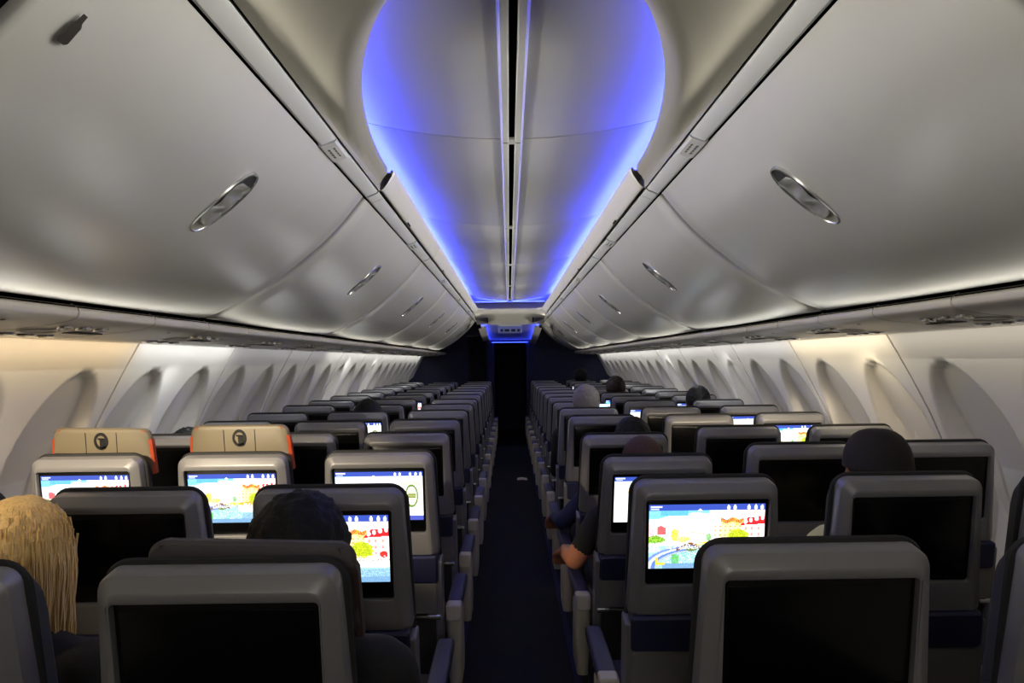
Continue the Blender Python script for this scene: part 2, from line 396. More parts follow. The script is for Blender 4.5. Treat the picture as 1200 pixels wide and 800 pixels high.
# ---- service rail under the bins
PP = spline([(1.092, 0.150), (1.076, 0.140), (1.074, 0.128), (1.084, 0.116), (1.13, 0.104), (1.24, 0.092), (1.36, 0.084), (1.452, 0.082)], 30)
UNIT = 0.41
def psu_point(x):
    for a, b in zip(PP[8:-1], PP[9:]):
        if a.x <= x <= b.x:
            f = (x - a.x) / (b.x - a.x + 1e-9); return a.y + (b.y - a.y) * f
    return 0.09
for side, nm in ((-1, 'trim_left'), (1, 'trim_right')):
    root = empty(nm); struct(root)
    mb = MB(); mb.loft([[(side * (p.x + 0.006), yv, Z(p.y + 0.006)) for p in PP[4:]] for yv in (Y0, YEND)], False)
    mb.loft([[(side * x, yv, Z(h)) for x, h in ((1.085, 0.14), (1.12, 0.142), (1.13, 0.20))] for yv in (Y0, YEND)], False)
    mb.build('rail_backing', 'gap', root)
    mb = MB(); lo = []
    for yv, ins in ((0.002, 0.004), (0.005, 0), (UNIT - 0.005, 0), (UNIT - 0.002, 0.004)):
        lo.append([(side * (p.x + ins * 0.6), yv, Z(p.y + ins)) for p in PP])
    mb.loft(lo, False); pm = mb.mesh('service_panel', 'psu')
    mbv = MB()   # vents and lamp wells: low dark ovals with a raised ring
    def disc(cx, cy, rx, ry, off, mbx, mi=0, r0=0.0, n=20):
        pts = lambda k, o: [(side * (cx + rx * k * math.cos(2 * PI * i / n)), cy + ry * k * math.sin(2 * PI * i / n), Z(psu_point(cx + rx * k * math.cos(2 * PI * i / n)) - o)) for i in range(n)]
        if r0: mbx.loft([pts(1.0, 0.0), pts(0.96, off), pts(r0 + 0.03, off), pts(r0, 0.0005)], True, mi=mi)
        else: mbx.loft([pts(1.0, off), pts(0.01, off)], True, mi=mi)
    lamp_bezel = MB(); vent = MB(); glass = MB(); grille = MB(); sign = MB()
    disc(1.235, 0.10, 0.040, 0.075, 0.004, vent, 0, 0.8)
    disc(1.235, 0.10, 0.032, 0.060, 0.002, vent, 1)
    for k in range(3): disc(1.155, 0.08 + 0.085 * k, 0.020, 0.024, 0.006, lamp_bezel, 0, 0.7)
    for k in range(3): disc(1.155, 0.08 + 0.085 * k, 0.014, 0.017, 0.003, glass)
    for k in range(3): disc(1.325, 0.09 + 0.09 * k, 0.026, 0.032, 0.005, lamp_bezel, 0, 0.45)
    for k in range(3): disc(1.325, 0.09 + 0.09 * k, 0.012, 0.015, 0.002, glass)
    for k in range(9):
        yv = 0.23 + 0.016 * k; grille.box(min(side * 1.21, side * 1.25), max(side * 1.21, side * 1.25), yv, yv + 0.008, Z(psu_point(1.23) - 0.0035), Z(psu_point(1.23)))
    vm = vent.mesh('air_outlet', ['psu', 'psu_dark']); lm = lamp_bezel.mesh('nozzle_ring', 'chrome'); gm = glass.mesh('lamp_lens', 'psu_dark'); grm = grille.mesh('speaker_grille', 'psu_dark', False)
    dm = MB(); disc(1.125, 0.20, 0.006, 0.010, 0.002, dm); dmm = dm.mesh('latch_hole', 'gap')
    k = 0; yv = SEAM - 2.38 - UNIT * 6
    while yv < YEND - 0.2:
        p = link('service_panel', pm, root, (0, yv, 0))
        if k % 2 == 0:
            link('air_outlet', vm, p); link('nozzle_ring', lm, p); link('lamp_lens', gm, p); link('speaker_grille', grm, p)
        else: link('latch_hole', dmm, p)
        k += 1; yv += UNIT

# ================================================================== OVERHEAD BINS
BP = spline([(0.512, 0.566), (0.585, 0.476), (0.667, 0.395), (0.818, 0.276), (0.951, 0.201), (1.035, 0.165), (1.072, 0.158)], 34)
BN = []
for i in range(len(BP)):
    t = (BP[min(i + 1, len(BP) - 1)] - BP[max(i - 1, 0)]).normalized(); BN.append(Vector((t.y, -t.x)))   # towards the aisle and down
for i, n in enumerate(BN):
    if n.x > 0: BN[i] = -n
def bin_meshes(side, ln):
    out = {}
    mb = MB(); loops = []
    for yv, ins in ((0.040, 0.025), (0.040, 0.010), (0.043, 0.004), (0.052, 0.0)) + tuple((0.052 + (ln - 0.064) * k / 16, 0.0) for k in range(1, 16)) + ((ln - 0.012, 0.0), (ln - 0.007, 0.002), (ln - 0.005, 0.006), (ln - 0.005, 0.030)):
        e = min(max((yv - 0.045) / (ln - 0.05), 0), 1)
        bul = lambda k: 0.016 * (1 - abs(2 * e - 1) ** 2.4) * math.sin(PI * k / (len(BP) - 1)) ** 0.7
        loops.append([(side * (p.x - n.x * (ins - bul(k))), yv, Z(p.y - n.y * (ins - bul(k)))) for k, (p, n) in enumerate(zip(BP, BN))])
    mb.loft(loops, False)
    p, n = BP[-1], BN[-1]      # bottom return
    mb.loft([[(side * p.x, yv, Z(p.y)), (side * (p.x + 0.012), yv, Z(p.y + 0.004)), (side * (p.x + 0.02), yv, Z(p.y + 0.02))] for yv in (0.043, ln - 0.007)], False)
    out['door'] = mb.mesh('bin_door', 'bin', True, 50)
    mb = MB(); loops = []      # carcass behind the door
    prof = [(p.x - n.x * 0.026, p.y - n.y * 0.026) for p, n in zip(BP, BN)] + [(1.16, 0.2), (1.5, 0.3), (1.5, 0.75), (0.6, 0.75), (0.475, 0.60)]
    mb.loft([[(side * x, yv, Z(h)) for x, h in prof] for yv in (0.001, ln - 0.001)], True, True, True)
    out['carcass'] = mb.mesh('bin_carcass', 'gap')
    seg = []
    for a, b, th in ((0.012, 0.10, 0), (0.104, ln * 0.63, 0), (ln * 0.63 + 0.004, ln * 0.63 + 0.16, 1), (ln * 0.63 + 0.161, ln - 0.006, 0)):
        mb = MB(); e = 0.004 if th else 0.0
        prof = [(0.478, 0.604), (0.466, 0.594 - e * .5), (0.463, 0.586 - e), (0.468, 0.580 - e), (0.500 + e, 0.567 - e), (0.506 + e, 0.568 - e * .5), (0.512, 0.580)]
        mb.loft([[(side * x, yv, Z(h)) for x, h in prof] for yv in (a, b)], False, True, True)
        seg.append(mb.mesh('latch_rail', 'strip', True, 30))
    out['seg'] = seg
    mb = MB()
    for r in range(2):
        for c in range(4):
            yv = ln * 0.63 + 0.045 + c * 0.022; x = 0.476 + r * 0.013
            mb.box(min(side * x, side * (x + 0.008)), max(side * x, side * (x + 0.008)), yv, yv + 0.014, Z(0.5755 - (x - 0.468) * 0.41) - 0.0012, Z(0.5755 - (x - 0.468) * 0.41))
    out['placard'] = mb.mesh('row_placard', 'grey_mark', False)
    # handle, long axis down the door
    i = min(range(len(BP)), key=lambda k: abs(BP[k].x - 0.69)); p, n = BP[i], BN[i]
    t = (BP[i + 1] - BP[i - 1]).normalized(); yc = ln * 0.5 + 0.0
    P = lambda a, u, o: (side * (p.x + t.x * a + n.x * (o + 0.0148)), yc + u, Z(p.y + t.y * a + n.y * (o + 0.0148)))
    def bend(a): return -a * a * 0.42       # follow the door curvature
    def oval(A, B, off, m=32, sag=0):
        o = []
        for k in range(m):
            q = 2 * PI * k / m; a = (A - B) * (1 if math.cos(q) > 0 else -1) * 1.0 + B * math.cos(q) if abs(math.cos(q)) > 1e-6 else 0
            a = A * math.copysign(abs(math.cos(q)) ** 0.75, math.cos(q)); u = B * math.copysign(abs(math.sin(q)) ** 0.85, math.sin(q))
            o.append(P(a, u, off + bend(a)))
        return o
    mb = MB(); mb.loft([oval(0.101, 0.049, -0.002), oval(0.100, 0.048, 0.004), oval(0.096, 0.0435, 0.005), oval(0.094, 0.042, 0.001)]); out['bezel'] = mb.mesh('handle_bezel', 'chrome')
    mb = MB(); mb.loft([oval(0.0945, 0.0425, 0.0016), oval(0.001, 0.001, 0.0016)]); out['well'] = mb.mesh('handle_well', 'handle_dark')
    mb = MB(); loops = []      # paddle with two finger scoops and a waist
    for k in range(15):
        a = -0.066 + 0.132 * k / 14; f = abs(a) / 0.066
        hw = 0.0385 * (1 - 0.18 * (1 - f) ** 2) * (1 if f < 0.86 else (1 - ((f - 0.86) / 0.14) ** 2 * 0.35))
        hgt = 0.012 - 0.010 * math.sin(PI * min(f, 1)) ** 2
        loops.append([P(a, u * hw, bend(a) + 0.002 + hgt * (1 - 0.75 * u * u)) for u in (-1, -0.75, -0.4, 0, 0.4, 0.75, 1)])
    mb.loft(loops, False, True, True); out['paddle'] = mb.mesh('handle_paddle', 'handle')
    return out
def make_bin(side, M, yv):
    r = empty('overhead_bin', (side * 0.0, yv, 0))
    link('bin_carcass', M['carcass'], r); d = link('bin_door', M['door'], r)
    for s_ in M['seg']: link('latch_rail', s_, r)
    link('row_placard', M['placard'], r)
    h = link('handle', M['bezel'], d); h.name = 'handle'
    link('handle_well', M['well'], r); link('handle_paddle', M['paddle'], r)
    return r
ORD = ['', 'first', 'second', 'third', 'fourth', 'fifth', 'sixth', 'seventh', 'eighth']
for side in (-1, 1):
    M = bin_meshes(side, L)
    who = 'blonde passenger' if side < 0 else 'capped passenger'
    for k in range(-3, 5 if side < 0 else 6):
        yv = SEAM + L * k; b = make_bin(side, M, yv)
        if k == -1: lb = f'large pale overhead bin with metal paddle handle, directly above the {who}'
        elif k < -1: lb = f'pale overhead bin, {ORD[-1 - k]} one behind the bin above the {who}'
        else: lb = f'pale overhead bin, {ORD[k + 1]} one beyond the bin above the {who}'
        tag(b, lb, 'overhead bin', ('overhead bins on the blonde passenger side' if side < 0 else 'overhead bins on the capped passenger side'))

# small dark sticker on the bin above the blonde passenger
i = min(range(len(BP)), key=lambda k: abs(BP[k].x - 0.60)); p, n = BP[i], BN[i]; t = (BP[i + 1] - BP[i - 1]).normalized()
mb = MB()
pts = [(-0.024, 0.004), (-0.012, 0.005), (-0.006, 0.010), (0.022, 0.011), (0.026, 0.006), (0.026, -0.006), (0.022, -0.011), (-0.006, -0.010), (-0.012, -0.005), (-0.024, -0.004)]
mb.loft([[(-(p.x + t.x * a + n.x * o), 1.02 + u, Z(p.y + t.y * a + n.y * o)) for a, u in pts] for o in (0.0080, 0.0098)], True, False, True)
tag(mb.build('sticker', 'psu_dark'), 'small dark bottle-shaped sticker on the bin above the blonde passenger', 'sticker')

# ================================================================== SCREEN PICTURES
def raster(fn, nx, ny, w_, h_, name):
    u, v = np.meshgrid((np.arange(nx) + 0.5) / nx, (np.arange(ny) + 0.5) / ny)
    img = fn(u, v)                                    # ny, nx, 3 in sRGB 0..255
    c = img / 255.0; lin = np.where(c <= 0.04045, c / 12.92, ((c + 0.055) / 1.055) ** 2.4)
    vs = [(-w_ / 2 + w_ * i / nx, 0, h_ / 2 - h_ * j / ny) for j in range(ny + 1) for i in range(nx + 1)]
    fs = [(j * (nx + 1) + i, (j + 1) * (nx + 1) + i, (j + 1) * (nx + 1) + i + 1, j * (nx + 1) + i + 1) for j in range(ny) for i in range(nx)]
    m = bpy.data.meshes.new(name); m.from_pydata(vs, [], fs); m.materials.append(MATS['screen_on'])
    a = m.color_attributes.new('picture', 'FLOAT_COLOR', 'CORNER')
    data = np.ones((ny * nx, 4, 4), dtype=np.float32); data[:, :, :3] = lin.reshape(-1, 1, 3)
    a.data.foreach_set('color', data.ravel()); return m
rng = np.random.default_rng(3)
def put(img, mask, col, a=1.0): img[mask] = img[mask] * (1 - a) + np.array(col, float) * a
def topbar(img, u, v):
    put(img, v < 0.095, (52, 74, 165))
    put(img, (v > 0.02) & (v < 0.05) & (u > 0.01) & (u < 0.115), (215, 225, 255)); put(img, (v > 0.058) & (v < 0.08) & (u > 0.015) & (u < 0.09), (180, 195, 240))
    for x in (0.685, 0.74, 0.86, 0.92, 0.975): put(img, ((u - x) / 0.015) ** 2 + ((v - 0.058) / 0.032) ** 2 < 1, (250, 250, 255)); put(img, (abs(u - x) < 0.004) & (v < 0.06) & (v > 0.012), (250, 250, 255))
    put(img, (abs(u - 0.44) < 0.02 - (0.095 - v) * 0.8) & (v > 0.075) & (v < 0.1), (240, 245, 255))
def street(u, v):
    img = np.full(u.shape + (3,), (250, 250, 250), float); sp = rng.random(u.shape)
    sky = v < 0.5
    w1 = np.sin(u * 9 + v * 14) + np.sin(u * 23 - v * 31) * 0.4
    put(img, sky & (v < 0.24 - u * 0.22 + 0.02 * w1) & (u < 0.52), (120, 190, 232)); put(img, sky & (v < 0.14) & (u > 0.52) & (u < 0.78), (226, 234, 240)); put(img, sky & (abs(v - 0.26 - u * 0.10 - 0.02 * w1) < 0.035) & (u < 0.42), (205, 228, 245))
    put(img, sky & (v < 0.17) & (u > 0.10) & (u < 0.34), (92, 170, 222))
    put(img, sky & (v < 0.20) & (u > 0.78), (205, 190, 190))
    # cream gabled house
    gab = 0.20 + abs(((u - 0.56) % 0.11) - 0.055) * 0.8
    cr = (u > 0.56) & (u < 0.82) & (v > gab) & (v < 0.66)
    put(img, cr, (250, 226, 165)); put(img, cr & (u < 0.62), (244, 238, 214)); put(img, cr & (v < gab + 0.06) & (u > 0.62), (220, 84, 52)); put(img, cr & (v < gab + 0.10) & (u > 0.62) & (sp > 0.6), (240, 170, 60))
    wn = cr & (((u * 46) % 2) < 0.8) & (((v * 30) % 2) < 0.9) & (v > 0.32); put(img, wn, (196, 158, 96))
    # white house with the red roof and dormers
    rf = (u > 0.79) & (v > 0.20 + (0.95 - u).clip(0) * 0.12) & (v < 0.335 - (u - 0.79) * 0.10) & (u - 0.79 > (0.33 - v) * 0.55)
    wh = (u > 0.80) & (v >= 0.335 - (u - 0.79) * 0.10) & (v < 0.66); put(img, wh, (255, 240, 236))
    put(img, wh & (((u * 34) % 2) < 0.7) & (((v * 22) % 2) < 0.9), (214, 150, 140)); put(img, rf, (205, 36, 42))
    for x, yv in ((0.835, 0.275), (0.88, 0.255), (0.93, 0.235), (0.98, 0.215)): put(img, ((u - x) / 0.016) ** 2 + ((v - yv) / 0.036) ** 2 < 1, (255, 250, 250))
    put(img, ((u - 0.955) / 0.035) ** 2 + ((v - 0.585) / 0.05) ** 2 < 1, (200, 50, 46))
    # left bank houses
    put(img, (u < 0.15) & (v > 0.30 + u * 0.35) & (v < 0.56), (246, 214, 205)); put(img, (u > 0.07) & (u < 0.145) & (v > 0.32 + abs(u - 0.105)) & (v < 0.47), (214, 92, 96)); put(img, (u < 0.05) & (v > 0.36) & (v < 0.5) & (sp > 0.5), (222, 170, 190))
    put(img, (u > 0.24) & (u < 0.56) & (v > 0.47 + 0.05 * np.sin(u * 12)) & (v < 0.60), (252, 240, 226)); put(img, (abs(v - 0.455 - 0.03 * np.sin(u * 14)) < 0.008) & (u > 0.34) & (u < 0.54), (206, 176, 150))
    # trees
    def tree(x, yv, rx, ry, c1, c2):
        q = ((u - x) / rx) ** 2 + ((v - yv) / ry) ** 2 + (sp - 0.5) * 0.5
        put(img, q < 1, c1); put(img, (q < 1) & (sp > 0.55), c2)
    tree(0.055, 0.545, 0.085, 0.06, (88, 150, 40), (150, 190, 60)); tree(0.225, 0.47, 0.035, 0.10, (214, 196, 50), (236, 220, 120)); tree(0.29, 0.545, 0.07, 0.045, (224, 200, 70), (250, 235, 170))
    tree(0.775, 0.52, 0.095, 0.13, (186, 196, 40), (150, 170, 30)); tree(0.52, 0.51, 0.022, 0.06, (110, 170, 110), (160, 200, 140)); tree(0.52, 0.62, 0.10, 0.04, (190, 205, 60), (225, 190, 80)); tree(0.66, 0.61, 0.08, 0.04, (210, 150, 60), (180, 190, 60))
    # river, quay arcs, bridge, crowd
    rv = v > 0.64; put(img, rv, (150, 190, 195)); put(img, rv & (u > 0.55) & (v < 0.78), (235, 232, 224)); put(img, rv & (u > 0.45) & (v > 0.80) & (sp > 0.4), (120, 160, 190))
    rad = np.sqrt(((u - 0.42) / 0.46) ** 2 + ((v - 0.98) / 0.34) ** 2)
    for r0, c in ((0.98, (110, 130, 200)), (0.90, (200, 205, 225)), (0.83, (86, 120, 190)), (0.76, (160, 176, 190))): put(img, rv & (abs(rad - r0) < 0.035) & (u < 0.42), c)
    put(img, rv & (u < 0.10) & (v < 0.74) & (sp > 0.4), (236, 220, 214))
    put(img, rv & (rad < 0.72) & (u < 0.60), (120, 185, 180)); put(img, rv & (rad < 0.72) & (sp > 0.62) & (u < 0.6), (200, 222, 220)); put(img, (abs(u - 0.23) < 0.03) & (v > 0.78) & (v < 0.98) & (sp > 0.25), (96, 176, 80))
    put(img, (v > 0.92) & (u > 0.12), (110, 150, 185)); put(img, (abs(v - 0.665 + 0.05 * np.cos((u - 0.36) * 22)) < 0.022) & (u > 0.24) & (u < 0.46), (120, 78, 50)); put(img, ((u - 0.37) / 0.05) ** 2 + ((v - 0.70) / 0.03) ** 2 < 1, (96, 120, 60))
    put(img, (abs(u - 0.07) < 0.012) & (v > 0.82) & (v < 0.94), (238, 190, 50)); put(img, (abs(v - 0.92) < 0.018) & (u > 0.06) & (u < 0.14), (238, 190, 50))
    put(img, (v > 0.60) & (v < 0.70) & (u > 0.15) & (u < 0.98) & (sp > 0.75), (250, 250, 250)); put(img, (v > 0.64) & (v < 0.69) & (u > 0.5) & (sp > 0.82), (150, 110, 90))
    img += (rng.random(u.shape + (1,)) - 0.5) * 16; topbar(img, u, v); return img.clip(0, 255)
def chart(u, v):
    img = np.full(u.shape + (3,), (250, 251, 250), float); sp = rng.random(u.shape)
    put(img, (v < 0.20) & (v > 0.095) & (u < 0.3), (215, 232, 245))
    put(img, (abs(v - 0.30) < 0.01) & (u > 0.05) & (u < 0.42), (210, 214, 216)); put(img, (v > 0.42) & (v < 0.74) & (u > 0.04) & (u < 0.62) & (((v * 42) % 2) < 0.7) & (sp > 0.25), (222, 226, 226))
    put(img, ((u - 0.20) / 0.09) ** 2 + ((v - 0.30) / 0.06) ** 2 < 1, (244, 222, 190))
    q = ((u - 0.87) / 0.075) ** 2 + ((v - 0.50) / 0.24) ** 2; put(img, (q < 1), (96, 124, 50)); put(img, q < 0.62, (244, 246, 226)); put(img, (q < 0.62) & (abs(v - 0.5) < 0.05) & (abs(u - 0.87) < 0.045), (120, 130, 70)); put(img, (q < .4) & (abs(((v * 30) % 2) - 1) < 0.25), (150, 160, 90))
    put(img, (abs(v - 0.22 - abs(u - 0.87) * 0.5) < 0.012) & (abs(u - 0.87) < 0.10), (226, 200, 90))
    put(img, (v > 0.90) & (u > 0.30), (70, 82, 170)); put(img, (v > 0.915) & (v < 0.97) & (u > 0.34) & (((u * 60) % 2) < 1.1) & (u < 0.7), (220, 224, 245))
    topbar(img, u, v); return img.clip(0, 255)
STREET = raster(street, 150, 86, 0.286, 0.166, 'screen'); CHART = raster(chart, 110, 64, 0.286, 0.166, 'screen')

# ================================================================== SEATS
T = 0.68; PZ = 0.46                      # shell top along the back, pivot height
def seat_meshes():
    M = {}
    mb = MB()                            # upholstered back, its rim shows dark round the shell
    o = lambda i, y: at_y(rr(0.190 - i, 0.212 - i, 0.0 + i, T + 0.014 - i, 0.050 - i * 0.5, 0.03), y)
    o = lambda i, y, dr=0.0: at_y(rr(0.187 - i, 0.203 - i, 0.0 + i, T + 0.008 - i - dr, 0.046 - i * 0.5, 0.03), y)
    mb.loft([o(0.010, 0.030), o(0.002, 0.034), o(0, 0.040), o(0.005, 0.054, 0.010), o(0.012, 0.080, 0.032), o(0.022, 0.100, 0.056), o(0.036, 0.108, 0.068)], True, True, True); M['backrest'] = mb.mesh('backrest', 'fabric')
    mb = MB()                            # silver shell with the screen opening
    o = lambda i, y: at_y(rr(0.177 - i, 0.1915 - i, T - 0.345 + i * 0.4, T - i, 0.030 - i * 0.55, 0.012 - i * 0.2), y)
    h = lambda i, y: at_y(rr(0.152 - i, 0.152 - i, T - 0.262 + i, T - 0.038 - i, 0.008, 0.008), y)
    mb.loft([o(0.0, 0.045), o(0.0, 0.004), o(0.002, -0.002), o(0.020, -0.019), o(0.023, -0.0205), h(-0.003, -0.0205), h(0, -0.019), h(0.001, -0.004)])
    M['shell'] = mb.mesh('shell', 'shell', True, 28)
    mb = MB(); mb.loft([h(0.0, -0.004), h(0.0025, -0.0085), h(0.004, -0.0095)], True, False, True); M['bezel'] = mb.mesh('screen_bezel', 'bezel')
    mb = MB(); mb.loft([[(x, 0, z) for x, z in rr(0.143, 0.143, -0.083, 0.083, 0.002, 0.002, 2)], [(x, -0.0005, z) for x, z in rr(0.142, 0.142, -0.082, 0.082, 0.002, 0.002, 2)]], True, False, True)
    M['off'] = mb.mesh('screen', 'screen_off')
    mb = MB(); slab(mb, -0.187, 0.187, T - 0.432, T - 0.338, -0.034, 0.03, 0.012, 0.006); M['pocket'] = mb.mesh('literature_pocket', 'pocket')
    mb = MB(); slab(mb, -0.184, 0.184, T - 0.545, T - 0.434, -0.026, 0.03, 0.012, 0.005); M['tray'] = mb.mesh('tray_table', 'tray')
    mb = MB(); slab(mb, -0.02, 0.02, T - 0.447, T - 0.425, -0.040, -0.02, 0.005, 0.003); M['latch'] = mb.mesh('tray_latch', 'chrome')
    mb = MB(); mb.tube([(-0.186, -0.018, T - 0.556), (0.186, -0.018, T - 0.556)], 0.0055); mb.tube([(0.150, -0.018, T - 0.556), (0.190, -0.018, T - 0.556)], 0.010, 10); mb.tube([(-0.190, -0.018, T - 0.556), (-0.150, -0.018, T - 0.556)], 0.010, 10); M['bar'] = mb.mesh('tray_hinge', 'chrome')
    mb = MB(); slab(mb, -0.180, 0.180, -0.10, T - 0.560, -0.008, 0.04, 0.02, 0.006); M['lower'] = mb.mesh('lower_panel', 'lower')
    mb = MB(); slab(mb, 0.176, 0.200, -0.12, T - 0.36, -0.022, 0.05, 0.008, 0.004); M['rail_r'] = mb.mesh('side_rail', 'shell')
    mb = MB(); slab(mb, -0.200, -0.176, -0.12, T - 0.36, -0.022, 0.05, 0.008, 0.004); M['rail_l'] = mb.mesh('side_rail', 'shell')
    def headrest(mk, wing):
        mb = MB(); o = lambda i, y: at_y(rr(0.165 - i, 0.175 - i, T - 0.17 + i, T - 0.005 - i, 0.03, 0.03), y)
        mb.loft([o(0.012, 0.086), o(0.004, 0.0895), o(0, 0.097), o(0.002, 0.112), o(0.014, 0.128), o(0.04, 0.134)], True, True, True); m1 = mb.mesh('headrest', mk)
        ws = []
        for s_ in (-1, 1):
            mb = MB(); lo = []
            for k in range(9):
                f = k / 8; zz = T - 0.160 + 0.150 * f; x = 0.163 + 0.010 * (1 - f) - 0.020 * max(0, f - 0.75) / 0.25
                lo.append([(s_ * (x - 0.006), 0.087, zz), (s_ * (x + 0.003), 0.092, zz), (s_ * (x + 0.004), 0.102, zz), (s_ * (x + 0.003), 0.112, zz), (s_ * (x - 0.006), 0.122, zz), (s_ * (x - 0.012), 0.11, zz)])
            mb.loft(lo, True, True, True); ws.append(mb.mesh('headrest_wing', wing))
        return m1, ws
    M['head'] = headrest('cushion', 'wing_dark'); M['head_tan'] = headrest('tan_leather', 'orange_leather'); M['head_dark'] = headrest('dark_headrest', 'wing_dark')
    mb = MB()                             # emblem on the back of the raised headrest
    mb.loft([[(r * math.cos(q), yv, z0 + r * 1.25 * math.sin(q)) for q in [2 * PI * k / 24 for k in range(24)]] for r, yv, z0 in ((0.024, 0.086, 0), (0.0235, 0.083, 0), (0.0165, 0.083, 0), (0.016, 0.086, 0))])
    mb.box(-0.004, 0.014, 0.083, 0.087, -0.024, 0.008); mb.box(-0.010, 0.012, 0.083, 0.087, 0.006, 0.011)
    M['emblem'] = mb.mesh('emblem', 'black', False)
    mb = MB()
    for x in (-0.052, 0.052): mb.box(x - 0.0012, x + 0.0012, 0.085, 0.0885, T - 0.13, T - 0.018)
    M['seam'] = mb.mesh('seam', 'fabric', False)
    mb = MB(); lo = []                    # seat cushion
    for yv, i in ((0.05, 0.02), (0.06, 0.006), (0.09, 0), (0.44, 0), (0.49, 0.008), (0.51, 0.03)):
        lo.append([(x, yv, z) for x, z in rr(0.215 - i, 0.215 - i, 0.34 + i, 0.47 - i, 0.035, 0.03)])
    mb.loft(lo, True, True, True); M['cushion'] = mb.mesh('seat_cushion', 'cushion')
    mb = MB(); mb.tube([(0.13, 0.10, 0.36), (0.13, 0.02, 0.0)], 0.016); mb.tube([(0.13, 0.42, 0.36), (0.13, 0.46, 0.0)], 0.016); mb.tube([(0.13, 0.0, 0.012), (0.13, 0.48, 0.012)], 0.012); M['leg_r'] = mb.mesh('leg', 'tray')
    mb = MB(); mb.tube([(-0.13, 0.10, 0.36), (-0.13, 0.02, 0.0)], 0.016); mb.tube([(-0.13, 0.42, 0.36), (-0.13, 0.46, 0.0)], 0.016); mb.tube([(-0.13, 0.0, 0.012), (-0.13, 0.48, 0.012)], 0.012); M['leg_l'] = mb.mesh('leg', 'tray')
    # armrest, local origin on the floor under its centre line
    mb = MB(); lo = []
    for z, y0, y1, hw in ((0.30, 0.06, 0.26, 0.020), (0.36, 0.045, 0.24, 0.023), (0.46, 0.03, 0.19, 0.025), (0.555, 0.022, 0.17, 0.025), (0.56, 0.025, 0.165, 0.022)):
        lo.append([(x, (y0 + y1) / 2 + zz, z) for x, zz in rr(hw, hw, -(y1 - y0) / 2, (y1 - y0) / 2, 0.018, 0.018, 4)])
    mb.loft(lo, True, True, True); M['arm'] = mb.mesh('armrest', 'arm')
    mb = MB(); lo = []
    for yv, i, up in ((0.052, 0.002, 0), (0.06, 0, 0), (0.36, 0.0, 0.0), (0.41, 0.002, -0.004), (0.425, 0.010, -0.008)):
        lo.append([(x, yv, z + up) for x, z in rr(0.026 - i, 0.026 - i, 0.572 + i, 0.606 - i, 0.011, 0.006, 4)])
    mb.loft(lo, True, True, True); M['pad'] = mb.mesh('arm_pad', 'arm_pad')
    mb = MB(); lo = []
    for yv, i in ((-0.002, 0.005), (0.002, 0.001), (0.012, 0), (0.052, 0)):
        lo.append([(x, yv, z) for x, z in rr(0.027 - i, 0.0255 - i, 0.548 + i, 0.604 - i, 0.009, 0.008, 4)])
    mb.loft(lo, True, True, True)
    for x in (-0.009, 0.009): mb.box(x - 0.0015, x + 0.0015, -0.0045, 0.004, 0.556, 0.598)
    M['cap'] = mb.mesh('arm_cap', 'arm')
    return M
SM = seat_meshes()
def make_seat(x, yrow, col, side, screen='off', rec=10.0, head=None, head_up=-0.055, head_tilt=0.0, dz=0.0):
    """yrow: where the top of the shell stands along the aisle"""
    a = math.radians(rec)
    r = empty('cabin_seat', (x, yrow + T * math.sin(math.radians(10)), dz))
    B = []
    def bp(name, m, par=None, loc=None):
        o = link(name, m, par or r)
        if par is None: o.location = (0, 0, PZ); o.rotation_euler = (a, 0, 0)
        return o
    bp('backrest', SM['backrest']); bp('shell', SM['shell'])
    bz = bp('screen_bezel', SM['bezel'])
    sc = link('screen', {'off': SM['off'], 'street': STREET, 'chart': CHART}[screen], bz, (0, -0.0102, T - 0.136))
    if screen == 'street': sc['label'] = 'lit screen with a bright riverside town picture'
    elif screen == 'chart': sc['label'] = 'lit white screen with a green oval'
    bp('literature_pocket', SM['pocket']); tr = bp('tray_table', SM['tray']); link('tray_latch', SM['latch'], tr); bp('tray_hinge', SM['bar'])
    bp('lower_panel', SM['lower']); bp('side_rail', SM['rail_r']); bp('side_rail', SM['rail_l'])
    hm = SM['head_' + head] if head else SM['head']
    h = link('headrest', hm[0], r); h.location = Vector((0, 0, PZ)) + Matrix.Rotation(a, 3, 'X') @ Vector((0, 0, head_up)); h.rotation_euler = (a, head_tilt, 0)
    if not head: h.scale = (0.82, 0.85, 1)
    for wm in hm[1]: link('headrest_wing', wm, h)
    if head == 'tan':
        e = link('emblem', SM['emblem'], h, (0, 0, T - 0.047)); link('seam', SM['seam'], h)
    link('seat_cushion', SM['cushion'], r)
    link('leg', SM['leg_l'], r); link('leg', SM['leg_r'], r)
    arms = [(-side * 0.232)] + ([side * 0.232] if col == 2 else [])
    for ax in arms:
        am = link('armrest', SM['arm'], r, (ax, 0, 0)); link('arm_pad', SM['pad'], am); link('arm_cap', SM['cap'], am)
    return r
COLS = {-1: [0.45, 0.93, 1.41], 1: [0.465, 0.972, 1.455]}; COLN = ['aisle', 'middle', 'window']
LEFT_D = [1.13, 1.81, 2.52, 3.20, 3.90, 4.60]; RIGHT_D = [1.21, 1.90, 2.61, 3.31, 4.01, 4.71]
row_y = lambda side, n: (LEFT_D if side < 0 else RIGHT_D)[n - 1] if n <= 6 else (LEFT_D if side < 0 else RIGHT_D)[5] + 0.70 * (n - 6)
NROWS = 15
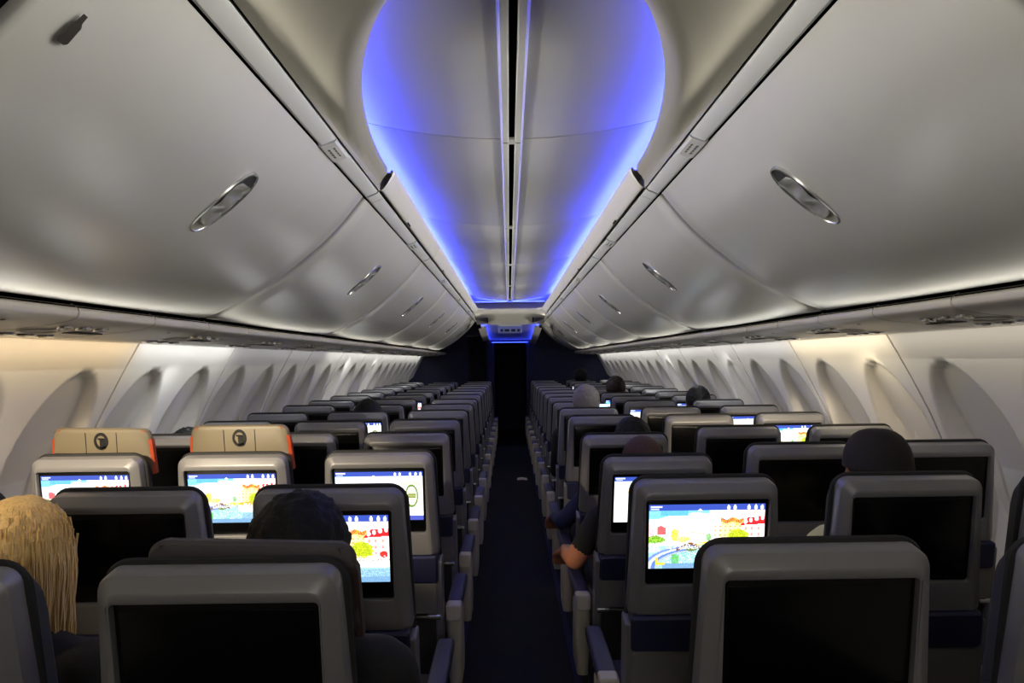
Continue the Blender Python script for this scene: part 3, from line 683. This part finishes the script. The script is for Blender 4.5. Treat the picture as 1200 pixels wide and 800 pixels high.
SPEC = {   # (side, row, column): overrides
    (-1, 1, 0): dict(head='dark', head_up=0.012, head_tilt=0.03), (-1, 2, 0): dict(screen='street'), (-1, 3, 0): dict(screen='chart'),
    (-1, 3, 1): dict(screen='street', head='tan', head_up=0.088), (-1, 3, 2): dict(screen='street', head='tan', head_up=0.082, head_tilt=0.02),
    (-1, 8, 0): dict(screen='chart'), (-1, 7, 0): dict(screen='chart', rec=11), (-1, 6, 1): dict(screen='chart'), (-1, 9, 1): dict(screen='street'),
    (1, 2, 0): dict(screen='street'), (1, 3, 0): dict(screen='chart', rec=19), (1, 4, 0): dict(rec=18),
    (1, 5, 2): dict(screen='street'), (1, 6, 2): dict(screen='chart'), (1, 7, 1): dict(screen='chart'), (1, 8, 2): dict(screen='chart'), (1, 9, 1): dict(screen='street'), (1, 14, 0): dict(screen='chart'), (1, 14, 1): dict(screen='chart'),
}
NUM = ['no', 'one', 'two', 'three', 'four', 'five', 'six', 'seven', 'eight', 'nine', 'ten', 'eleven', 'twelve', 'thirteen', 'fourteen', 'fifteen']
for side in (-1, 1):
    for n in range(1, NROWS + 1):
        for c in range(3):
            kw = dict(SPEC.get((side, n, c), {}))
            if 'rec' not in kw: kw['rec'] = 10 + (random.uniform(-0.8, 2.2) if n > 3 else random.uniform(-0.3, 0.3))
            s_ = make_seat(side * COLS[side][c], row_y(side, n), c, side, **kw)
            scr = {'off': 'dark blank screen', 'street': 'lit town-picture screen', 'chart': 'lit white screen'}[kw.get('screen', 'off')]
            if kw.get('head') == 'tan': scr += ', raised tan headrest'
            elif kw.get('head') == 'dark': scr += ' and raised dark headrest'
            who, ref = ('blonde passenger', 1) if side < 0 else ('capped passenger', 2)
            k = n - ref
            pos = f"in the {who}'s row" if k == 0 else f"one row behind the {who}" if k < 0 else f"{NUM[k]} row{'s' if k > 1 else ''} ahead of the {who}"
            tag(s_, f'{COLN[c]} seat with {scr}, {pos}', 'seat', 'economy cabin seats')

# ================================================================== READING LAMPS (in the service rail)
def reading(x, yv, tx, ty, tz, power, col=(1, 0.80, 0.52), ang=55, blend=0.7):
    l = bpy.data.lights.new('reading_lamp', 'SPOT'); l.energy = power; l.color = col; l.spot_size = math.radians(ang); l.spot_blend = blend; l.shadow_soft_size = 0.010
    o = bpy.data.objects.new('reading_lamp', l); C.objects.link(o); o.location = (x, yv, Z(0.062))
    o.rotation_euler = (Vector((tx, ty, tz)) - o.location).to_track_quat('-Z', 'Y').to_euler()
reading(-1.16, 1.25, -0.98, 1.50, 1.1, 4.5, ang=40)
reading(-1.33, 1.70, -1.64, 2.25, 1.15, 4.5, ang=75)
reading(-1.33, 3.25, -1.62, 3.62, 1.10, 4.5, (0.86, 0.93, 1), 60)
reading(-1.33, 6.9, -1.62, 7.3, 1.12, 6, (0.95, 0.97, 1), 70)
reading(-1.33, 8.3, -1.62, 8.7, 1.12, 6, (0.95, 0.97, 1), 70)
reading(1.33, 3.1, 1.63, 3.45, 1.10, 4.5, (1, 0.84, 0.55), 70)
reading(1.33, 5.2, 1.62, 5.6, 1.12, 4, (0.95, 0.97, 1), 70)
reading(1.33, 7.2, 1.62, 7.6, 1.12, 5, (0.95, 0.97, 1), 70)
for yv in (4.2, 5.6, 7.0, 8.4):
    reading(-1.16, yv, -0.30, yv + 0.5, 0.95, 6, (0.96, 0.96, 1), 45); reading(1.16, yv + 0.4, 0.32, yv + 0.9, 0.95, 6, (0.96, 0.96, 1), 45)
WARM = (1, 0.84, 0.60)
reading(-1.33, 1.35, -1.41, 2.52, 1.08, 125, WARM, 26)
reading(-1.16, 1.35, -0.93, 2.52, 1.08, 125, WARM, 26)
reading(-1.16, 1.45, -0.45, 2.52, 1.04, 75, WARM, 24)
reading(-1.16, 2.14, -0.70, 2.75, 1.0, 4, WARM, 50)
reading(1.33, 2.80, 1.46, 4.02, 1.09, 70, WARM, 22)
reading(1.16, 2.80, 0.97, 4.02, 1.09, 60, WARM, 22)

# ================================================================== PASSENGERS
def capsule(bm, a, b, ra, rb, seg=14):
    a, b = Vector(a), Vector(b); d = b - a; ln = max(d.length, 1e-5)
    q = d.to_track_quat('Z', 'Y').to_matrix().to_4x4(); rings = []
    prof = [(-ra * math.cos(t), ra * math.sin(t)) for t in [PI / 2 * k / 4 for k in range(5)]] + [(ln + rb * math.sin(t), rb * math.cos(t)) for t in [PI / 2 * k / 4 for k in range(5)]]
    for h, r in prof:
        if r < 1e-6: rings.append([bm.verts.new(a + q.to_3x3() @ Vector((0, 0, h)))]); continue
        rings.append([bm.verts.new(a + q.to_3x3() @ Vector((r * math.cos(2 * PI * k / seg), r * math.sin(2 * PI * k / seg), h))) for k in range(seg)])
    for r0, r1 in zip(rings[:-1], rings[1:]):
        for k in range(seg):
            j = (k + 1) % seg
            vs = [r0[k % len(r0)], r0[j % len(r0)], r1[j % len(r1)], r1[k % len(r1)]]
            u = []
            for v in vs:
                if v not in u: u.append(v)
            if len(u) >= 3: bm.faces.new(u)
def ellip(bm, c, r):
    bmesh.ops.create_icosphere(bm, subdivisions=3, radius=1, matrix=Matrix.Translation(c) @ Matrix.Diagonal((r[0], r[1], r[2], 1)))
def body_mesh(arm_out, lean, head_dz, skin_arm=True):
    """seated adult: pelvis over the cushion, facing +y; arm_out = -1/1 puts that elbow on the armrest, 0 both in the lap"""
    bm = bmesh.new(); reg = []       # (a, b, r, region) region 0 skin, 1 shirt, 2 trousers, 3 shoes
    def cap(a, b, ra, rb, g): capsule(bm, a, b, ra, rb); reg.append((Vector(a), Vector(b), (ra + rb) / 2, g))
    hx = lean; sh = 0.935 + head_dz
    cap((-0.07, 0.20, 0.555), (0.07, 0.20, 0.555), 0.105, 0.105, 2)
    cap((0, 0.19, 0.60), (hx * 0.5, 0.165, 0.78), 0.125, 0.130, 1); cap((-0.03 + hx * .5, 0.165, 0.78), (-0.075 + hx, 0.155, sh - 0.04), 0.11, 0.095, 1); cap((0.03 + hx * .5, 0.165, 0.78), (0.075 + hx, 0.155, sh - 0.04), 0.11, 0.095, 1)
    cap((-0.155 + hx, 0.155, sh), (0.155 + hx, 0.155, sh), 0.062, 0.062, 1); cap((-0.12 + hx, 0.155, sh + 0.012), (hx, 0.16, sh + 0.055), 0.05, 0.052, 1); cap((0.12 + hx, 0.155, sh + 0.012), (hx, 0.16, sh + 0.055), 0.05, 0.052, 1)
    cap((hx, 0.16, sh + 0.03), (hx, 0.175, sh + 0.13), 0.056, 0.053, 0)
    hc = Vector((hx, 0.19, sh + 0.185 + 0.015))
    ellip(bm, hc + Vector((0, -0.012, 0.022)), (0.078, 0.095, 0.092)); ellip(bm, hc + Vector((0, 0.022, -0.04)), (0.062, 0.070, 0.078)); reg.append((hc, hc + Vector((0, 0.01, -0.03)), 0.09, 0))
    capsule(bm, hc + Vector((0, 0.085, 0.012)), hc + Vector((0, 0.104, -0.018)), 0.011, 0.014); reg.append((hc + Vector((0, 0.1, 0)), hc + Vector((0, 0.1, -0.02)), 0.013, 0))
    capsule(bm, hc + Vector((-0.022, 0.082, -0.055)), hc + Vector((0.022, 0.082, -0.055)), 0.010, 0.010)
    for s_ in (-1, 1): ellip(bm, hc + Vector((s_ * 0.079, 0.0, -0.008)), (0.012, 0.022, 0.033)); reg.append((hc + Vector((s_ * 0.08, 0, 0.02)), hc + Vector((s_ * 0.08, 0, -0.03)), 0.02, 0))
    for s_ in (-1, 1):
        S0 = Vector((s_ * 0.175 + hx, 0.155, sh - 0.005))
        if arm_out == s_: E = Vector((s_ * 0.238, 0.20, 0.665)); W = Vector((s_ * 0.262, 0.43, 0.640)); dirf = Vector((s_ * 0.10, 0.9, -0.35)).normalized()
        else: E = Vector((s_ * 0.205, 0.21, 0.70)); W = Vector((s_ * 0.09, 0.42, 0.635)); dirf = Vector((-s_ * 0.55, 0.8, -0.12)).normalized()
        M_ = S0.lerp(E, 0.55); cap(S0, M_, 0.055, 0.048, 1); cap(M_, E, 0.046, 0.040, 0 if skin_arm else 1); cap(E, W, 0.040, 0.027, 0 if skin_arm else 1)
        up = Vector((0, 0, 1)); lat = dirf.cross(up).normalized() * s_; nn = lat.cross(dirf).normalized()
        if nn.z < 0: nn = -nn
        P0 = W + dirf * 0.02; P1 = W + dirf * 0.085
        for k, o_ in enumerate((-0.028, -0.010, 0.009, 0.027)): cap(P0 + lat * o_ * 0.7, P1 + lat * o_, 0.014, 0.012, 0)
        for k, (o_, ln) in enumerate(((-0.031, 0.066), (-0.011, 0.078), (0.010, 0.074), (0.030, 0.056))):
            a = P1 + lat * o_; b = a + dirf * ln * 0.5 - nn * 0.010; c = b + dirf * ln * 0.42 - nn * 0.024
            cap(a, b, 0.0098, 0.0092, 0); cap(b, c, 0.0092, 0.008, 0)
        tb = W + dirf * 0.03 - lat * 0.030; tm = tb + dirf * 0.035 - lat * 0.022 - nn * 0.006; cap(tb, tm, 0.0125, 0.011, 0); cap(tm, tm + dirf * 0.032 - nn * 0.008, 0.011, 0.009, 0)
        K = Vector((s_ * 0.115, 0.53, 0.54)); A = Vector((s_ * 0.125, 0.50, 0.095))
        cap((s_ * 0.09, 0.22, 0.555), K, 0.085, 0.062, 2); cap(K, A, 0.058, 0.040, 2); cap(A + Vector((0, -0.03, -0.045)), A + Vector((s_ * 0.015, 0.16, -0.058)), 0.042, 0.033, 3)
    m = bpy.data.meshes.new('tmp'); bm.to_mesh(m); bm.free()
    o = bpy.data.objects.new('tmp', m); C.objects.link(o)
    md = o.modifiers.new('r', 'REMESH'); md.mode = 'VOXEL'; md.voxel_size = 0.0085; md.use_smooth_shade = True
    sm_ = o.modifiers.new('s', 'SMOOTH'); sm_.factor = 0.5; sm_.iterations = 3
    dg = bpy.context.evaluated_depsgraph_get(); out = bpy.data.meshes.new_from_object(o.evaluated_get(dg)); out.name = 'body'
    bpy.data.objects.remove(o); bpy.data.meshes.remove(m)
    n = len(out.polygons); ctr = np.empty(n * 3); out.polygons.foreach_get('center', ctr); ctr = ctr.reshape(-1, 3)
    best = np.full(n, 1e9); mi = np.zeros(n, dtype=np.int32)
    for a, b, r, g in reg:
        a = np.array(a); d = np.array(b) - a; t = ((ctr - a) @ d / max(d @ d, 1e-9)).clip(0, 1)
        dist = np.linalg.norm(ctr - a - t[:, None] * d, axis=1) - r; k = dist < best; best[k] = dist[k]; mi[k] = g
    for _ in range(4): out.materials.append(MATS['black'])
    out.polygons.foreach_set('material_index', mi); out.shade_smooth(); return out, hc
def hair_cap(name, hc, r, rough, low, seed, mk, sub=5):
    """hair shell round the skull, open at the face, lumpy like combed hair; low = how far it reaches down the nape"""
    bm = bmesh.new(); bmesh.ops.create_icosphere(bm, subdivisions=sub, radius=1)
    kill = [v for v in bm.verts if (v.co.y > 0.42 and v.co.z < 0.55) or v.co.z < low]
    bmesh.ops.delete(bm, geom=kill, context='VERTS')
    for v in bm.verts:
        p = v.co.copy(); nz = noise.fractal(Vector((p.x * 5 + seed, p.y * 5, p.z * 5)), 0.8, 2.0, 4) + 0.6 * noise.noise(Vector((p.x * 26, p.y * 26, p.z * 7 + seed)))
        k = 1 + rough * nz; v.co = hc + Vector((p.x * r[0] * k, p.y * r[1] * k - 0.012, p.z * r[2] * k + 0.022))
    m = bpy.data.meshes.new(name); bm.to_mesh(m); bm.free(); m.materials.append(MATS[mk]); m.shade_smooth(); return m
def hairmat(name, col, rough=0.5):
    m = mat(name, col, rough, 0, 0.0, spec=0.25); nt = m.node_tree; b = nt.nodes['Principled BSDF']
    tc = nt.nodes['Texture Coordinate']; mp = nt.nodes.new('ShaderNodeMapping'); mp.inputs['Scale'].default_value = (260, 260, 14)
    n = nt.nodes.new('ShaderNodeTexNoise'); n.inputs['Scale'].default_value = 1.0; r = nt.nodes.new('ShaderNodeMixRGB')
    r.inputs[1].default_value = tuple(c * 0.5 for c in col[:3]) + (1,); r.inputs[2].default_value = tuple(min(1, c * 1.4) for c in col[:3]) + (1,)
    bp = nt.nodes.new('ShaderNodeBump'); bp.inputs['Strength'].default_value = 0.6; bp.inputs['Distance'].default_value = 0.003
    L_ = nt.links.new; L_(tc.outputs['Object'], mp.inputs['Vector']); L_(mp.outputs[0], n.inputs['Vector']); L_(n.outputs['Fac'], r.inputs[0]); L_(r.outputs[0], b.inputs['Base Color']); L_(n.outputs['Fac'], bp.inputs['Height']); L_(bp.outputs[0], b.inputs['Normal'])
hairmat('hair_black', srgb(9, 8, 8), 0.6); hairmat('hair_blonde', srgb(206, 172, 112), 0.45); hairmat('hair_grey', srgb(128, 122, 118), 0.6); hairmat('hair_brown', srgb(40, 30, 26), 0.6); hairmat('stubble', srgb(74, 52, 44), 0.6)
mat('skin_tan', srgb(168, 108, 78), 0.5, 0, 0.1, 200, 0.05); mat('skin_pale', srgb(206, 158, 128), 0.5, 0, 0.1, 200, 0.05); mat('skin_brown', srgb(120, 74, 52), 0.5, 0, 0.1, 200, 0.05)
for nm, c in (('shirt_black', (14, 14, 16)), ('shirt_navy', (26, 32, 66)), ('shirt_pale', (216, 212, 150)), ('shirt_grey', (80, 80, 84)), ('shirt_white', (190, 185, 180)), ('shirt_maroon', (84, 34, 34)), ('trousers', (28, 30, 40)), ('shoes', (18, 17, 17)), ('cap_dark', (20, 12, 12))): mat(nm, srgb(*c), 0.85, 0, 0.4, 250, 0.1)
BODIES = {}
def person(label, side, row, c, skin, shirt, hair, arm_out=0, lean=0.0, dz=0.0, style='short', sleeves=False, dx=0.0, dy=0.0, tilt=0.0):
    key = (arm_out, lean, dz, sleeves)
    if key not in BODIES: BODIES[key] = body_mesh(arm_out, lean, dz, not sleeves)
    src, hc = BODIES[key]; me = src.copy()
    for k, mk in enumerate((skin, shirt, 'trousers', 'shoes')): me.materials[k] = MATS[mk]
    r = empty('person', (side * COLS[side][c] + dx, row_y(side, row) + T * math.sin(math.radians(10)) + dy + 0.055, 0.0)); r.rotation_euler.z = tilt
    link('body', me, r)
    if style == 'short': link('hair', hair_cap('hair', hc, (0.090, 0.108, 0.104), 0.035, -0.55, row * 3.1, hair), r)
    elif style == 'thick': link('hair', hair_cap('hair', hc, (0.095, 0.112, 0.108), 0.06, -0.70, row * 3.1, hair), r)
    elif style == 'bald': link('hair', hair_cap('hair', hc, (0.0800, 0.0965, 0.0935), 0.004, -0.6, 1, hair), r)
    elif style == 'long':
        link('hair', hair_cap('hair', hc, (0.088, 0.106, 0.104), 0.03, -0.5, 5.0, hair), r)
        rg = random.Random(4); mb = MB()
        for k in range(520):
            a = math.radians(rg.uniform(150, 390)); ca, sa = math.cos(a), math.sin(a); e = rg.uniform(0.96, 1.06); z0 = rg.uniform(0.01, 0.09)
            f = math.sqrt(max(0, 1 - (z0 / 0.106) ** 2)); p = []
            for j in range(7):
                t = j / 6; zz = z0 - t * rg.uniform(0.24, 0.27); kk = f + (1 - f) * min(1, t * 3); fl = 1 - 0.10 * t + 0.04 * math.sin(t * 7 + k)
                p.append(hc + Vector((ca * 0.090 * e * kk * fl, sa * 0.104 * e * kk * fl - 0.012, 0.022 + zz)))
            mb.tube(p, [0.0022, 0.0028, 0.0028, 0.0027, 0.0024, 0.0018, 0.0008], 4, 0, True)
        st = mb.build('hair_strands', hair, r); st['kind'] = 'stuff'
    if style == 'cap':
        link('hair', hair_cap('hair', hc, (0.086, 0.104, 0.098), 0.03, -0.6, 2.0, hair), r)
        mb = MB(); lo = []
        for k in range(9):
            t = PI / 2 * k / 8; rr_ = math.cos(t) ** 0.7 if k < 8 else 0.02
            lo.append([hc + Vector((0.094 * rr_ * math.cos(q), -0.010 + 0.112 * rr_ * math.sin(q), 0.020 + 0.112 * math.sin(t))) for q in [2 * PI * j / 28 for j in range(28)]])
        mb.loft(lo, True, False, True); cp = mb.build('cap', 'cap_dark', r)
        mb = MB(); lo = []
        for k in range(6):
            f = k / 5; lo.append([hc + Vector((0.078 * math.sin(q) * (1 - 0.12 * f), -0.010 + 0.104 * math.cos(q) + 0.065 * f * math.cos(q), 0.024 - 0.012 * f)) for q in [math.radians(-62 + 124 * j / 14) for j in range(15)]])
        mb.loft(lo, False); lo2 = [[p + Vector((0, 0, -0.004)) for p in l] for l in lo]; mb.loft(lo2, False); mb.build('visor', 'cap_dark', cp)
    tag(r, label, 'person'); return r
person('blonde long-haired passenger in a middle seat, seen from behind', -1, 1, 1, 'skin_pale', 'shirt_black', 'hair_blonde', style='long', dx=-0.030, dz=-0.075)
person('black-haired passenger in an aisle seat, head above a raised dark headrest', -1, 1, 0, 'skin_brown', 'shirt_black', 'hair_black', style='thick', dx=0.025, dz=-0.075)
person('passenger in a dark cap and pale yellow shirt in a middle seat', 1, 2, 1, 'skin_brown', 'shirt_pale', 'hair_black', style='cap', dx=0.085, dz=-0.045, sleeves=True)
person('bald passenger in black shirt with bare elbow on the aisle armrest', 1, 3, 0, 'skin_tan', 'shirt_black', 'stubble', arm_out=-1, style='bald', dx=0.0, lean=0.025, dz=-0.11)
person('dark-haired passenger in navy with one hand hanging over the aisle armrest', 1, 4, 0, 'skin_tan', 'shirt_navy', 'hair_black', arm_out=-1, style='short', lean=0.10, dz=-0.10, sleeves=True)
person('grey-haired passenger in an aisle seat beside a glowing phone', 1, 6, 0, 'skin_pale', 'shirt_black', 'hair_grey', style='short', dz=0.01, sleeves=True, dx=0.02)
person('dark-haired passenger against the window panel, ahead of a raised tan headrest', -1, 4, 2, 'skin_brown', 'shirt_black', 'hair_black', style='thick', dx=-0.03, lean=-0.06, dz=-0.12, sleeves=True)
person('dark-haired passenger in the middle seat three rows ahead of the tan headrests', -1, 6, 1, 'skin_brown', 'shirt_black', 'hair_black', style='short', dz=-0.06, sleeves=True)
person('dark-haired passenger in a middle seat just ahead of the grey-haired one', 1, 9, 1, 'skin_brown', 'shirt_black', 'hair_brown', style='short', dz=0.02, sleeves=True)
person('dark-haired passenger in the window seat diagonally ahead of the phone user', 1, 7, 2, 'skin_brown', 'shirt_black', 'hair_black', style='short', dx=-0.06, dz=-0.03, sleeves=True)
person('black-haired passenger near the bulkhead, head showing above the last rows', 1, 14, 1, 'skin_brown', 'shirt_black', 'hair_black', style='thick', dz=0.05, sleeves=True)

# ================================================================== SMALL THINGS
ph = empty('mobile_phone', (0.62, row_y(1, 6) + 0.50, 1.06)); ph.rotation_euler = (math.radians(-12), 0, math.radians(6))
mb = MB(); slab(mb, -0.036, 0.036, -0.075, 0.075, 0.0, 0.009, 0.008, 0.002); mb.build('phone_body', 'phone', ph)
mb = MB(); slab(mb, -0.033, 0.033, -0.071, 0.071, -0.0012, 0.001, 0.005, 0.0004); mb.build('phone_screen', 'phone_screen', ph)
tag(ph, 'glowing mobile phone held up beside the grey-haired passenger', 'phone')
mb = MB(); lo = []  # pale sheet painting a spot of light on the aisle floor
for k in range(7):
    f = k / 6; lo.append([(0.06 + 0.12 * f, 9.2 + 0.16 * j / 4 + 0.01 * math.sin(f * 5), 0.004 + 0.010 * math.sin(f * PI) * (0.4 + 0.6 * j / 4)) for j in range(5)])
mb.loft(lo, False); mb.loft([[(x, yv, z + 0.001) for x, yv, z in l] for l in lo], False)
tag(mb.build('light_spot_sheet', 'light_spot'), 'small cream sheet standing for a spot of light on the dark aisle carpet', 'light_spot')
sg = empty('exit_sign', (0.0, 11.0, Z(0.392)))
mb = MB(); slab(mb, -0.17, 0.17, 0.0, 0.093, -0.02, 0.02, 0.008, 0.004); mb.build('sign_box', 'sign', sg)
for k, (x, w_) in enumerate(((-0.12, 0.018), (-0.045, 0.034), (0.045, 0.030), (0.12, 0.018))):
    mb = MB(); mb.box(x - w_, x + w_, -0.0225, -0.0195, 0.018, 0.055); mb.build('pictogram', 'navy_wall', sg, False)
tag(sg, 'small grey sign box with four dark pictograms under the entry ceiling', 'sign')
mb = MB(); lo = []
for k in range(41):
    f = k / 40; lo.append([(-0.66 + 0.30 * f, 12.2 + 0.022 * math.sin(f * 40), z) for z in (0.03, 0.6, 1.2, Z(0.38))])
mb.loft(lo, False); mb.loft([[(x, yv + 0.004, z) for x, yv, z in l] for l in lo], False)
cu = empty('curtain', (0, 0, 0)); mb.build('curtain_cloth', 'curtain', cu)
mb = MB(); mb.tube([(-0.70, 12.2, Z(0.39)), (-0.34, 12.2, Z(0.39))], 0.010); mb.build('curtain_rod', 'chrome', cu)
tag(cu, 'dark pleated curtain drawn aside by the corridor opening', 'curtain')
